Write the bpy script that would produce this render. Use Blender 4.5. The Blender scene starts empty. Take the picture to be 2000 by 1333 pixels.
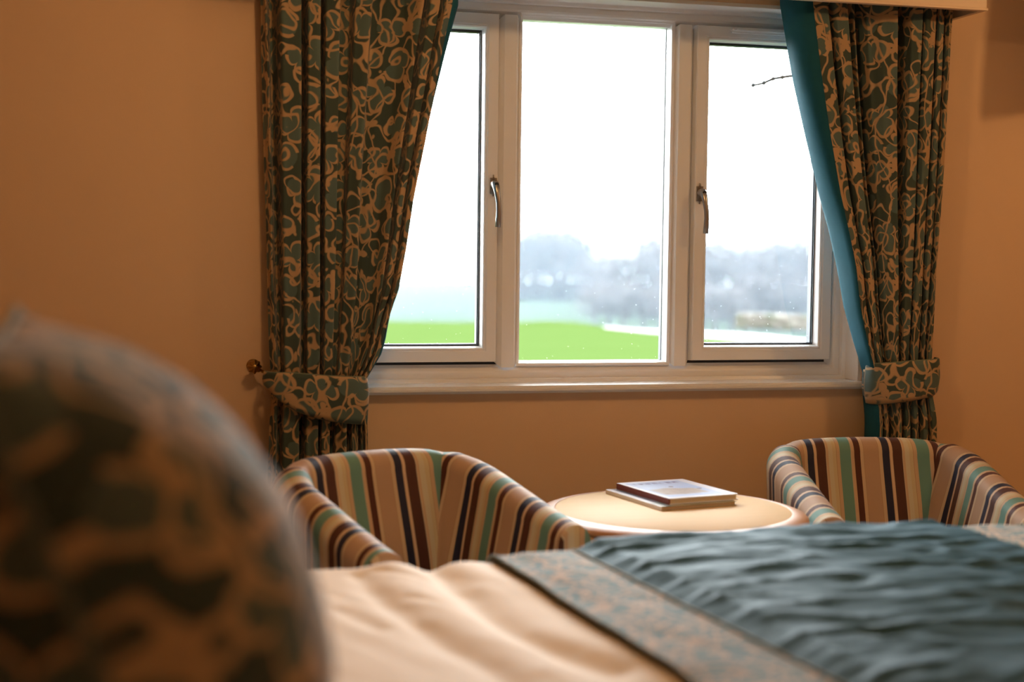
import bpy, bmesh, math, random
from mathutils import Vector, Matrix, noise
random.seed(7)
S = bpy.context.scene
COL = S.collection
R = math.radians
PI = math.pi

# ------------------------------------------------------------------ camera
CAMP = Vector((0.0, -4.2, 1.25))
YAW, PITCH, ROLL, FPX = R(14.57), R(3.31), R(0.658), 2800.0
F = Vector((math.sin(YAW) * math.cos(PITCH), math.cos(YAW) * math.cos(PITCH), -math.sin(PITCH)))
R0 = Vector((math.cos(YAW), -math.sin(YAW), 0)); U0 = R0.cross(F)
RR = R0 * math.cos(ROLL) + U0 * math.sin(ROLL)
UU = U0 * math.cos(ROLL) - R0 * math.sin(ROLL)
cam = bpy.data.cameras.new('camera')
cam.sensor_width = 36; cam.lens = FPX / 2000 * 36
cam.clip_start = 0.05; cam.clip_end = 2000
cam.dof.use_dof = True; cam.dof.focus_distance = 4.45; cam.dof.aperture_fstop = 1.75
co = bpy.data.objects.new('camera', cam); COL.objects.link(co)
m = Matrix((RR, UU, -F)).transposed().to_4x4(); m.translation = CAMP
co.matrix_world = m
S.camera = co

# ------------------------------------------------------------------ world, light, exposure
S.view_settings.view_transform = 'Standard'; S.view_settings.look = 'None'
S.view_settings.gamma = 1; S.view_settings.use_curve_mapping = False
S.view_settings.exposure = 0.1
W = bpy.data.worlds.new('overcast_sky'); S.world = W; W.use_nodes = True
bg = W.node_tree.nodes['Background']
bg.inputs[0].default_value = (0.93, 0.97, 1.0, 1); bg.inputs[1].default_value = 26.0
S.cycles.max_bounces = 10; S.cycles.diffuse_bounces = 5; S.cycles.transparent_max_bounces = 16
S.cycles.volume_bounces = 3
S.cycles.use_denoising = True
S.cycles.sample_clamp_indirect = 6

def lamp(name, loc, watts, color, radius):
    l = bpy.data.lights.new(name, 'POINT'); l.energy = watts; l.color = color; l.shadow_soft_size = radius
    o = bpy.data.objects.new(name, l); COL.objects.link(o); o.location = loc
    return o
WARM = (1.0, 0.56, 0.235)
lamp('ceiling_or_fill_light', (0.62, -1.55, 2.36), 18.5, WARM, 0.07)
lamp('ceiling_or_fill_light', (3.15, -1.45, 2.36), 20, WARM, 0.04)
lamp('ceiling_or_fill_light', (1.2, -4.6, 2.3), 2, WARM, 0.25)  # added warm fill from the camera side, no known fitting there
pt = bpy.data.lights.new('window_daylight', 'AREA'); pt.shape = 'RECTANGLE'; pt.size = 1.8; pt.size_y = 1.25
pt.cycles.is_portal = True
po = bpy.data.objects.new('window_daylight', pt); COL.objects.link(po)
po.location = (1.39, 0.22, 1.45); po.rotation_euler = (R(-90), 0, 0)

# ------------------------------------------------------------------ helpers
def ray(px, py):
    return F + RR * ((px - 1000) / FPX) - UU * ((py - 666.5) / FPX)
def at(px, py, y):
    r = ray(px, py); return CAMP + r * ((y - CAMP.y) / r.y)
def atz(px, py, z):
    r = ray(px, py); return CAMP + r * ((z - CAMP.z) / r.z)

def lerp(a, b, t): return a + (b - a) * t
def interp(tab, x):
    if x <= tab[0][0]: return tab[0][1]
    for (x0, y0), (x1, y1) in zip(tab, tab[1:]):
        if x <= x1: return y0 + (y1 - y0) * (x - x0) / (x1 - x0)
    return tab[-1][1]

def tag(o, label=None, cat=None, group=None, kind=None):
    if label: o['label'] = label
    if cat: o['category'] = cat
    if group: o['group'] = group
    if kind: o['kind'] = kind
    return o
def empty(name, loc=(0, 0, 0), rz=0.0):
    o = bpy.data.objects.new(name, None); COL.objects.link(o)
    o.location = loc; o.rotation_euler = (0, 0, rz); return o
def link(name, me, mat, parent=None):
    if mat is not None and not me.materials: me.materials.append(mat)
    o = bpy.data.objects.new(name, me); COL.objects.link(o)
    if parent: o.parent = parent
    return o
def mesh_from(verts, faces, uvs=None, smooth=True, name='mesh'):
    me = bpy.data.meshes.new(name); me.from_pydata([tuple(v) for v in verts], [], faces)
    if uvs:
        ul = me.uv_layers.new(name='UVMap')
        for p in me.polygons:
            for k, li in enumerate(p.loop_indices):
                ul.data[li].uv = uvs(p, k, me.loops[li].vertex_index)
    if smooth:
        me.polygons.foreach_set('use_smooth', [True] * len(me.polygons))
    me.update(); return me
def bm_obj(name, bm, mat, parent=None, smooth=False, bevel=0.0, seg=2):
    if bevel > 0:
        bmesh.ops.bevel(bm, geom=list(bm.edges), offset=bevel, segments=seg, affect='EDGES', profile=0.5, clamp_overlap=True)
    bmesh.ops.recalc_face_normals(bm, faces=bm.faces)
    me = bpy.data.meshes.new(name); bm.to_mesh(me); bm.free()
    if smooth: me.polygons.foreach_set('use_smooth', [True] * len(me.polygons))
    return link(name, me, mat, parent)
def add_box(bm, x0, x1, y0, y1, z0, z1):
    v = [bm.verts.new(c) for c in ((x0,y0,z0),(x1,y0,z0),(x1,y1,z0),(x0,y1,z0),(x0,y0,z1),(x1,y0,z1),(x1,y1,z1),(x0,y1,z1))]
    for f in ((0,3,2,1),(4,5,6,7),(0,1,5,4),(1,2,6,5),(2,3,7,6),(3,0,4,7)): bm.faces.new([v[i] for i in f])
def box(name, x0, x1, y0, y1, z0, z1, mat, parent=None, bevel=0.0, seg=2, smooth=False):
    bm = bmesh.new(); add_box(bm, x0, x1, y0, y1, z0, z1)
    return bm_obj(name, bm, mat, parent, smooth, bevel, seg)
def tube_data(pts, rad, n=8, cap=True):
    """verts, faces of a tube along pts with radius per point"""
    pts = [Vector(p) for p in pts]
    if not hasattr(rad, '__len__'): rad = [rad] * len(pts)
    V, Fc = [], []
    prev = None
    for i, p in enumerate(pts):
        t = (pts[min(i + 1, len(pts) - 1)] - pts[max(i - 1, 0)]).normalized()
        if prev is None:
            a = Vector((0, 0, 1)) if abs(t.z) < .9 else Vector((1, 0, 0))
            u = t.cross(a).normalized()
        else:
            u = (prev - t * prev.dot(t)).normalized()
        prev = u; w = t.cross(u)
        for k in range(n):
            a = 2 * PI * k / n
            V.append(p + (u * math.cos(a) + w * math.sin(a)) * rad[i])
    for i in range(len(pts) - 1):
        for k in range(n):
            Fc.append((i*n+k, i*n+(k+1) % n, (i+1)*n+(k+1) % n, (i+1)*n+k))
    if cap:
        Fc.append(tuple(range(n))[::-1]); Fc.append(tuple((len(pts)-1)*n+k for k in range(n)))
    return V, Fc
def tube(name, pts, rad, mat, parent=None, n=8):
    V, Fc = tube_data(pts, rad, n); return link(name, mesh_from(V, Fc), mat, parent)
def join_data(parts):
    V, Fc = [], []
    for v, f in parts:
        o = len(V); V += v; Fc += [tuple(i + o for i in q) for q in f]
    return V, Fc
def lathe(name, prof, mat, parent=None, n=48, loc=(0, 0, 0)):
    V = [(r * math.cos(2*PI*k/n) + loc[0], r * math.sin(2*PI*k/n) + loc[1], z + loc[2]) for r, z in prof for k in range(n)]
    Fc = [(i*n+k, i*n+(k+1) % n, (i+1)*n+(k+1) % n, (i+1)*n+k) for i in range(len(prof)-1) for k in range(n)]
    Fc.append(tuple(range(n))[::-1]); Fc.append(tuple((len(prof)-1)*n+k for k in range(n)))
    me = mesh_from(V, Fc); 
    return link(name, me, mat, parent)

# ------------------------------------------------------------------ materials
class NT:
    def __init__(s, name):
        s.m = bpy.data.materials.new(name); s.m.use_nodes = True
        s.t = s.m.node_tree; s.b = s.t.nodes['Principled BSDF']
    def n(s, typ, **kw):
        nd = s.t.nodes.new(typ)
        for k, v in kw.items(): setattr(nd, k, v)
        return nd
    def l(s, a, b): s.t.links.new(a, b)
    def put(s, sock, v):
        if isinstance(v, bpy.types.NodeSocket): s.l(v, sock)
        else: sock.default_value = v
    def math(s, op, a, b=0.0, c=0.0):
        nd = s.n('ShaderNodeMath', operation=op)
        s.put(nd.inputs[0], a); s.put(nd.inputs[1], b); s.put(nd.inputs[2], c)
        return nd.outputs[0]
    def vm(s, op, a, b=(0, 0, 0), out=0):
        nd = s.n('ShaderNodeVectorMath', operation=op)
        s.put(nd.inputs[0], a)
        if op not in ('FRACTION', 'LENGTH'): s.put(nd.inputs[1], b)
        return nd.outputs[1] if op == 'LENGTH' else nd.outputs[0]
    def mix(s, f, a, b):
        nd = s.n('ShaderNodeMix', data_type='RGBA')
        s.put(nd.inputs['Factor'], f)
        s.put(nd.inputs[6], a if isinstance(a, bpy.types.NodeSocket) else (*a, 1)); s.put(nd.inputs[7], b if isinstance(b, bpy.types.NodeSocket) else (*b, 1))
        return nd.outputs[2]
    def noise(s, vec, scale, detail=3, rough=.5):
        nd = s.n('ShaderNodeTexNoise'); s.l(vec, nd.inputs['Vector'])
        nd.inputs['Scale'].default_value = scale; nd.inputs['Detail'].default_value = detail; nd.inputs['Roughness'].default_value = rough
        return nd.outputs[0]
    def bump(s, h, strength=.3, dist=.002):
        nd = s.n('ShaderNodeBump'); nd.inputs['Strength'].default_value = strength; nd.inputs['Distance'].default_value = dist
        s.l(h, nd.inputs['Height']); s.l(nd.outputs[0], s.b.inputs['Normal'])
    def coord(s, k='Object'):
        return s.n('ShaderNodeTexCoord').outputs[k]
    def set(s, col=None, rough=.6, metal=0.0, spec=None, sheen=None, coat=None):
        if col is not None: s.put(s.b.inputs['Base Color'], col if isinstance(col, bpy.types.NodeSocket) else (*col, 1))
        s.b.inputs['Roughness'].default_value = rough; s.b.inputs['Metallic'].default_value = metal
        if spec is not None: s.b.inputs['Specular IOR Level'].default_value = spec
        if sheen: s.b.inputs['Sheen Weight'].default_value = sheen; s.b.inputs['Sheen Roughness'].default_value = .4
        if coat: s.b.inputs['Coat Weight'].default_value = coat; s.b.inputs['Coat Roughness'].default_value = .15
        return s.m

def simple(name, col, rough=.6, metal=0.0, var=.06, scale=12, bump=0.0, bscale=200, bdist=.001, **kw):
    t = NT(name); c = t.coord()
    n = t.noise(c, scale, 3)
    lo = tuple(x * (1 - var) for x in col); hi = tuple(min(1, x * (1 + var)) for x in col)
    t.set(t.mix(n, lo, hi), rough, metal, **kw)
    if bump: t.bump(t.noise(c, bscale, 2), bump, bdist)
    return t.m

M = {}
M['wall'] = simple('wall_paint', (.76, .53, .33), .75, var=.02, scale=3, bump=.25, bscale=220, bdist=.0012)
M['ceiling'] = simple('ceiling_paint', (.85, .80, .72), .8, var=.01)
M['carpet'] = simple('carpet', (.36, .27, .19), .95, var=.2, scale=300, bump=.6, bscale=500, bdist=.004)
M['upvc'] = simple('white_plastic', (.88, .88, .89), .28, var=.01, scale=4)
M['gloss_white'] = simple('white_gloss_paint', (.82, .81, .79), .25, var=.015, scale=5)
M['reveal'] = simple('reveal_paint', (.83, .80, .77), .5, var=.01, scale=5)
M['gasket'] = simple('rubber_gasket', (.012, .014, .022), .5, var=.1)
M['steel'] = simple('satin_metal', (.42, .40, .38), .3, 1.0, var=.05, scale=30)
M['dark'] = simple('dark_hole', (.01, .01, .01), .6)
M['brass'] = simple('aged_brass', (.42, .26, .09), .35, 1.0, var=.3, scale=120)
M['pelmet'] = simple('pelmet_paint', (.80, .62, .45), .5, var=.02, scale=4)
M['lining'] = simple('teal_lining_fabric', (.012, .085, .12), .8, var=.08, scale=60, bump=.2, bscale=600, bdist=.0006, spec=.15)
M['black'] = simple('black_plastic', (.015, .015, .016), .35)
M['wood_dark'] = simple('dark_wood', (.12, .045, .018), .4, var=.25, scale=10)
M['mattress'] = simple('mattress_ticking', (.7, .66, .6), .85)
M['divan'] = simple('divan_fabric', (.22, .10, .06), .9)

# patterned fabric: leaf outlines on teal, uv in metres
def leaf_fabric(name, ground, leaf, line, warp=.012, soft=.010, tile=.37):
    t = NT(name)
    uv = t.n('ShaderNodeUVMap').outputs[0]
    sc = t.vm('MULTIPLY', uv, (1 / tile, 1 / tile, 0))
    # slight hand-drawn wobble
    nz = t.n('ShaderNodeTexNoise'); t.l(sc, nz.inputs['Vector']); nz.inputs['Scale'].default_value = 7; nz.inputs['Detail'].default_value = 1
    w = t.vm('MULTIPLY', t.vm('SUBTRACT', nz.outputs[1], (.5, .5, .5)), (warp * 6, warp * 6, 0))
    P = t.vm('ADD', sc, w)
    rnd = random.Random(5)
    lines = None; fill = None
    lv = []
    for j in range(4):
        for i in range(3):
            cx = (i + .5 + (.5 if j % 2 else 0)) / 3 + rnd.uniform(-.035, .035); cy = (j + .5) / 4 + rnd.uniform(-.03, .03)
            lv.append((cx % 1, cy % 1, rnd.uniform(0, 2 * PI), rnd.uniform(.118, .142)))
    def polar(cx, cy):
        d = t.vm('SUBTRACT', P, (cx - .5, cy - .5, 0))
        d = t.vm('SUBTRACT', t.vm('FRACTION', d), (.5, .5, 0))
        d = t.vm('MULTIPLY', d, (1, 1, 0))
        r = t.vm('LENGTH', d)
        sp = t.n('ShaderNodeSeparateXYZ'); t.l(d, sp.inputs[0])
        th = t.math('ARCTAN2', sp.outputs[1], sp.outputs[0])
        return r, th
    seen = []
    for cx, cy, a, s in lv:
        r, th = polar(cx, cy)
        c = t.math('ABSOLUTE', t.math('COSINE', t.math('MULTIPLY_ADD', th, (1.5, 1.0, 1.5, 2.0, 1.5)[len(seen) % 5], a))); seen.append(1)
        lob = t.math('POWER', c, .55)
        c1 = t.math('COSINE', t.math('ADD', th, a * 2.3))
        rad = t.math('MULTIPLY', t.math('MULTIPLY_ADD', lob, .66, .34), t.math('MULTIPLY_ADD', c1, .16 * s, s))
        d = t.math('SUBTRACT', r, rad)
        ad = t.math('ABSOLUTE', d)
        gap = t.math('MULTIPLY', t.math('GREATER_THAN', t.math('COSINE', t.math('ADD', th, a * 1.7)), .93), .03)
        ad = t.math('ADD', ad, gap)
        lines = ad if lines is None else t.math('MINIMUM', lines, ad)
        fill = d if fill is None else t.math('MINIMUM', fill, d)
    # small curls: rings round scattered points
    vo = t.n('ShaderNodeTexVoronoi', feature='F1'); t.l(P, vo.inputs['Vector']); vo.inputs['Scale'].default_value = 7.5; vo.inputs['Randomness'].default_value = .8
    cn = t.noise(P, 6.5, 0)
    lines = t.math('MINIMUM', lines, t.math('MULTIPLY_ADD', t.math('ABSOLUTE', t.math('SUBTRACT', cn, .43)), .30, .003))
    # dabs
    lines = t.math('MINIMUM', lines, t.math('MULTIPLY_ADD', vo.outputs[0], .12, .001))
    # little solid blossoms and buds
    for k in range(7):
        cx, cy, a = rnd.random(), rnd.random(), rnd.uniform(0, 6.28)
        base = lv[k]; ang = rnd.uniform(0, 6.28)
        cx = base[0] + .155 * math.cos(ang); cy = base[1] + .155 * math.sin(ang)
        r, th = polar(cx, cy)
        rad = t.math('MULTIPLY_ADD', t.math('COSINE', t.math('MULTIPLY_ADD', th, 3 if k % 2 else 2, a)), .020, .028)
        d = t.math('SUBTRACT', r, rad)
        lines = t.math('MINIMUM', lines, d)
    # wandering stems
    sp = t.n('ShaderNodeSeparateXYZ'); t.l(P, sp.inputs[0])
    for ph, off, fr in ((.3, .12, 1), (2.1, .47, 1), (4.0, .8, 2)):
        wv = t.math('MULTIPLY', t.math('SINE', t.math('MULTIPLY_ADD', sp.outputs[1], 2 * PI * fr, ph)), .07)
        x = t.math('ADD', t.math('SUBTRACT', sp.outputs[0], off), wv)
        fr_ = t.math('SUBTRACT', t.math('FRACT', t.math('ADD', x, .5)), .5)
        ad = t.math('ADD', t.math('ABSOLUTE', fr_), .006)
        lines = t.math('MINIMUM', lines, ad)
    def sstep(v, a, b):
        nd = t.n('ShaderNodeMapRange', interpolation_type='SMOOTHSTEP')
        t.l(v, nd.inputs[0]); nd.inputs[1].default_value = a; nd.inputs[2].default_value = b
        nd.inputs[3].default_value = 1; nd.inputs[4].default_value = 0
        return nd.outputs[0]
    lm = sstep(lines, .008, .008 + soft); fm = sstep(fill, -.005, .005)
    weave = t.noise(uv, 900, 1)
    g = t.mix(fm, ground, leaf)
    colr = t.mix(lm, g, line)
    colr = t.mix(t.math('MULTIPLY', weave, .25), colr, (.02, .02, .015))
    t.set(colr, .8, spec=.25, sheen=.15)
    h = t.math('ADD', t.math('MULTIPLY', lm, .6), weave)
    t.bump(h, .25, .0008)
    return t.m
M['curtain'] = leaf_fabric('leaf_pattern_fabric', (.052, .078, .066), (.098, .150, .136), (.50, .33, .18))
M['cushion'] = leaf_fabric('leaf_pattern_cushion_fabric', (.060, .080, .058), (.115, .15, .115), (.62, .40, .20), tile=.46)
M['border'] = leaf_fabric('leaf_pattern_border_fabric', (.10, .16, .165), (.12, .19, .19), (.50, .34, .22), tile=.24)

# stripes: uv.x in metres
def stripes():
    t = NT('striped_velvet')
    uv = t.n('ShaderNodeUVMap').outputs[0]
    sp = t.n('ShaderNodeSeparateXYZ'); t.l(uv, sp.inputs[0])
    rep = .214
    u = t.math('FRACT', t.math('MULTIPLY', sp.outputs[0], 1 / rep))
    navy = (.010, .016, .045); tan = (.58, .40, .25); brown = (.075, .026, .018); cream = (.62, .56, .40)
    teal = (.13, .28, .24); tanw = (.47, .31, .20); red = (.075, .02, .012)
    seq = [(50, navy), (6, tan), (14, (.66, .48, .32)), (5, tan), (68, brown), (5, (.6, .5, .36)), (15, tan), (30, cream), (24, (.60, .50, .30)), (4, (.35, .20, .1)), (22, tan),
           (78, teal), (5, (.5, .42, .3)), (20, tan), (45, red), (22, (.60, .44, .28)), (3, (.34, .2, .1)), (104, tanw), (3, (.34, .2, .1)), (27, (.60, .44, .28))]
    tot = sum(w for w, c in seq)
    cr = t.n('ShaderNodeValToRGB'); cr.color_ramp.interpolation = 'CONSTANT'
    el = cr.color_ramp.elements
    p = 0
    for i, (w, c) in enumerate(seq):
        if i == 0: e = el[0]; e.position = 0
        elif i == 1: e = el[1]; e.position = p / tot
        else: e = el.new(p / tot)
        e.color = (*c, 1); p += w
    t.l(u, cr.inputs[0])
    n = t.noise(uv, 25, 4, .6)
    col = t.mix(t.math('MULTIPLY', n, .35), cr.outputs[0], (.25, .15, .09))
    t.set(t.mix(.75, col, cr.outputs[0]), .6, spec=.2, sheen=.1)
    t.bump(t.noise(uv, 900, 1), .25, .0006)
    return t.m
M['stripe'] = stripes()

def wood(name, a, b, rough=.3, scale=1.0, coat=.3):
    t = NT(name); c = t.coord()
    mp = t.n('ShaderNodeMapping'); t.l(c, mp.inputs[0]); mp.inputs['Scale'].default_value = (1.5 * scale, 14 * scale, 14 * scale)
    n1 = t.noise(mp.outputs[0], 4, 6, .6); n2 = t.noise(c, 1.5, 2)
    f = t.math('ADD', t.math('MULTIPLY', n1, .7), t.math('MULTIPLY', n2, .3))
    t.set(t.mix(f, a, b), rough, coat=coat)
    t.bump(n1, .05, .0005)
    return t.m
M['oak'] = wood('pale_wood_veneer', (.58, .36, .13), (.70, .46, .185), .65, coat=.0)
M['rim'] = wood('cherry_wood', (.42, .19, .075), (.55, .27, .115), .45, coat=.05)
M['legwood'] = wood('dark_cherry_wood', (.20, .075, .03), (.30, .12, .05), .35)

# glass: thin pane, mostly transmitting, mirror-like fresnel reflection
def glass():
    t = NT('window_glass')
    t.t.nodes.remove(t.b)
    tr = t.n('ShaderNodeBsdfTransparent'); tr.inputs[0].default_value = (.97, .985, .98, 1)
    gl = t.n('ShaderNodeBsdfGlossy'); gl.inputs['Roughness'].default_value = .02
    fr = t.n('ShaderNodeFresnel'); fr.inputs[0].default_value = 1.45
    mx = t.n('ShaderNodeMixShader')
    t.l(fr.outputs[0], mx.inputs[0]); t.l(tr.outputs[0], mx.inputs[1]); t.l(gl.outputs[0], mx.inputs[2])
    t.l(mx.outputs[0], t.t.nodes['Material Output'].inputs[0])
    return t.m
M['glass'] = glass()

# ------------------------------------------------------------------ room shell
OX0, OX1, OZ0, OZ1 = .525, 2.262, .845, 2.052      # window opening in the wall
def struct(o): o['kind'] = 'structure'; return o
XL, XR, YB, ZC, WT = -2.2, 4.3, -5.9, 2.5, .30
bm = bmesh.new()
add_box(bm, XL - .1, OX0, 0, WT, 0, ZC); add_box(bm, OX1, XR + .1, 0, WT, 0, ZC)
add_box(bm, OX0, OX1, 0, WT, 0, OZ0); add_box(bm, OX0, OX1, 0, WT, OZ1, ZC)
bmesh.ops.remove_doubles(bm, verts=bm.verts, dist=1e-5)
struct(bm_obj('wall_back', bm, M['wall']))
struct(box('wall_left', XL - .1, XL, YB, 0, 0, ZC, M['wall']))
struct(box('wall_right', XR, XR + .1, YB, 0, 0, ZC, M['wall']))
struct(box('wall_front', XL - .1, XR + .1, YB - .1, YB, 0, ZC, M['wall']))
struct(box('ceiling', XL - .1, XR + .1, YB - .1, WT, ZC, ZC + .1, M['ceiling']))
struct(box('floor', XL - .1, XR + .1, YB - .1, WT, -.1, 0, M['carpet']))
struct(box('baseboard_back', XL, XR, -.018, 0, 0, .14, M['gloss_white'], bevel=.004))

# reveal linings (white painted), moulded strip, sill
bm = bmesh.new()
add_box(bm, OX1 - .012, OX1 + .001, .002, .125, OZ0 + .02, OZ1)
o = struct(bm_obj('trim_1', bm, M['reveal'], bevel=.002)); o['label'] = 'white painted right side of the window recess'
bm = bmesh.new(); add_box(bm, OX0 - .001, OX0 + .012, .002, .125, OZ0 + .02, OZ1)
o = struct(bm_obj('trim_2', bm, M['reveal'], bevel=.002))
bm = bmesh.new(); add_box(bm, OX0, OX1, .002, .125, OZ1 - .012, OZ1 + .001)
o = struct(bm_obj('trim_3', bm, M['reveal'], bevel=.002))
bm = bmesh.new()
add_box(bm, OX0 - .01, OX1 + .03, -.035, .30, OZ0 - .003, OZ0 + .020)
bmesh.ops.bevel(bm, geom=[e for e in bm.edges if all(v.co.y < 0 for v in e.verts)], offset=.008, segments=4, affect='EDGES')
o = struct(bm_obj('trim_4', bm, M['gloss_white'], smooth=False)); o['label'] = 'white gloss window sill'
# moulded beads round the frame inside the recess
def frame_sweep(name, x0, x1, z0, z1, prof, mat, parent=None, label=None):
    """mitred rectangular frame, prof = [(inset, y)] going round a closed section"""
    V, Fc = [], []
    n = len(prof)
    for cx, cz, sx, sz in ((x0, z0, 1, 1), (x1, z0, -1, 1), (x1, z1, -1, -1), (x0, z1, 1, -1)):
        for ins, y in prof: V.append((cx + sx * ins, y, cz + sz * ins))
    for c in range(4):
        d = (c + 1) % 4
        for k in range(n):
            k2 = (k + 1) % n
            Fc.append((c*n+k, d*n+k, d*n+k2, c*n+k2))
    bm = bmesh.new(); me = mesh_from(V, Fc, smooth=False); bm.from_mesh(me); bpy.data.meshes.remove(me)
    o = bm_obj(name, bm, mat, parent)
    if label: o['label'] = label
    return o

win = empty('window_1', (0, 0, 0)); win['kind'] = 'structure'
win['label'] = 'white three-light window with fixed middle pane and two opening sashes'
WX0, WX1, WZ0, WZ1 = .537, 2.250, .866, 2.040
MX = [(1.069, 1.142), (1.640, 1.713)]
# outer frame: face at y .112, bevel to the rebates
frame_sweep('window_frame', WX0, WX1, WZ0, WZ1, [(0, .108), (.028, .108), (.034, .112), (.044, .128), (.052, .135), (.052, .18), (0, .18)], M['upvc'], win)
# moulded cover strip round the frame
frame_sweep('cover_strip', WX0 - .012, WX1 + .012, WZ0 - .012, WZ1 + .012, [(0.001, .085), (.008, .082), (.014, .088), (.022, .092), (.024, .107), (.001, .107)], M['upvc'], win)
# mullions, with pointed welded feet lying over the bottom rail
for (a, b) in MX:
    zb, zt = WZ0 + .026, WZ1 - .026
    c = (a + b) / 2
    bm = bmesh.new()
    sec = [(a, .135), (a + .010, .118), (a + .017, .108), (b - .017, .108), (b - .010, .118), (b, .135)]
    zz = {a: .031, b: .031}
    lo, hi = [], []
    for x, y in sec:
        k = abs(x - c) / (b - a) * 2
        lo.append(bm.verts.new((x, y - .0012, zb + .034 * k))); hi.append(bm.verts.new((x, y - .0012, zt - .034 * k)))
    for i in range(len(sec) - 1): bm.faces.new((lo[i], lo[i+1], hi[i+1], hi[i]))
    l2 = [bm.verts.new((v.co.x, .18, v.co.z)) for v in (lo[0], lo[-1])]; h2 = [bm.verts.new((v.co.x, .18, v.co.z)) for v in (hi[0], hi[-1])]
    bm.faces.new((l2[0], lo[0], hi[0], h2[0])); bm.faces.new((lo[-1], l2[1], h2[1], hi[-1])); bm.faces.new((l2[1], l2[0], h2[0], h2[1]))
    bm.faces.new(lo + [l2[1], l2[0]]); bm.faces.new(hi + [h2[1], h2[0]])
    # centre foot point
    bm_obj('mullion', bm, M['upvc'], win)
def bead_prof(f0, depth=.03):   # face starts at inset f0
    return [(f0, .120), (f0 + .004, .117), (f0 + .010, .122), (f0 + .0145, .150), (f0 + .0145, .165), (f0, .165)]
# fixed pane
frame_sweep('glazing_bead', 1.136, 1.646, .912, 2.008, bead_prof(.0), M['upvc'], win)
g = frame_sweep('gasket', 1.1445, 1.6375, .9205, 1.9995, [(0, .149), (.006, .1495), (.006, .153), (0, .153)], M['gasket'], win)
box('pane', 1.146, 1.636, .1515, .1555, .922, 1.998, M['glass'], win)
def pane_back_gasket(x0, x1, z0, z1):
    frame_sweep('gasket', x0, x1, z0, z1, [(0, .156), (.010, .156), (.010, .185), (0, .185)], M['gasket'], win)
pane_back_gasket(1.1405, 1.6415, .9165, 2.0035)
# opening sashes
for (x0, x1) in ((.579, 1.069), (1.713, 2.203)):
    s = frame_sweep('sash', x0, x1, .927, 1.997, [(0, .134), (0.0015, .104), (.004, .100), (.034, .100), (.0375, .1035), (.0375, .17), (0, .17)], M['upvc'], win)
    sx0, sx1, sz0, sz1 = x0, x1, .927, 1.997
    frame_sweep('glazing_bead', sx0 + .037, sx1 - .037, sz0 + .037, sz1 - .037, [(0, .105), (.004, .102), (.008, .106), (.0125, .135), (.0125, .15), (0, .15)], M['upvc'], s)
    frame_sweep('gasket', sx0 + .0485, sx1 - .0485, sz0 + .0485, sz1 - .0485, [(0, .134), (.0045, .1345), (.0045, .138), (0, .138)], M['gasket'], s)
    frame_sweep('gasket', sx0 + .044, sx1 - .044, sz0 + .044, sz1 - .044, [(0, .1425), (.0115, .1425), (.0115, .168), (0, .168)], M['gasket'], s)
    box('pane', sx0 + .046, sx1 - .046, .1380, .1422, sz0 + .046, sz1 - .046, M['glass'], s)
    # thin dark gap round the sash
    frame_sweep('seal', sx0 - .0095, sx1 + .0095, sz0 - .0095, sz1 + .0095, [(0, .137), (.012, .137), (.012, .150), (0, .150)], M['gasket'], s)

def make_handle(x, z):
    h = empty('window_handle', (x, .100, z)); h.parent = win
    bm = bmesh.new(); add_box(bm, -.0105, .0105, -.010, 0, -.033, .033)
    bmesh.ops.bevel(bm, geom=[e for e in bm.edges if abs((e.verts[0].co - e.verts[1].co).y) > .005], offset=.0095, segments=5, affect='EDGES')
    bmesh.ops.bevel(bm, geom=[e for e in bm.edges if all(v.co.y < -.009 for v in e.verts)], offset=.002, segments=2, affect='EDGES')
    bm_obj('backplate', bm, M['steel'], h)
    # lever: hub then a cranked grip
    pts = [(0, -.012, .004), (0, -.030, .003), (.001, -.041, -.010), (.003, -.046, -.030), (.006, -.049, -.055), (.007, -.050, -.080), (.006, -.049, -.105), (.005, -.048, -.128)]
    rad = [.012, .0125, .011, .0085, .0078, .0082, .0088, .0088]
    V, Fc = tube_data(pts, rad, 12)
    V = [Vector((v.x, v.y, v.z)) for v in V]
    lv = link('lever', mesh_from(V, Fc), M['steel'], h)
    bm = bmesh.new(); bmesh.ops.create_cone(bm, cap_ends=True, segments=16, radius1=.0062, radius2=.0062, depth=.004, matrix=Matrix.Translation((0.001, -.044, .002)) @ Matrix.Rotation(PI / 2, 4, 'X'))
    bm_obj('lock_button', bm, M['dark'], h)
    return h
make_handle(1.0515, 1.472)
make_handle(1.7295, 1.462)
# trickle vent on the right sash
tv = empty('trickle_vent', (0, 0, 0)); tv.parent = win
bm = bmesh.new(); add_box(bm, 1.822, 2.16, .078, .101, 1.974, 1.992)
bmesh.ops.bevel(bm, geom=list(bm.edges), offset=.007, segments=3, affect='EDGES')
bm_obj('vent_cover', bm, M['upvc'], tv)
bm = bmesh.new()
for x in (1.842, 2.015, 2.14):
    bmesh.ops.create_uvsphere(bm, u_segments=10, v_segments=6, radius=.0035, matrix=Matrix.Translation((x, .0775, 1.983)))
bm_obj('screw', bm, M['upvc'], tv)

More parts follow.
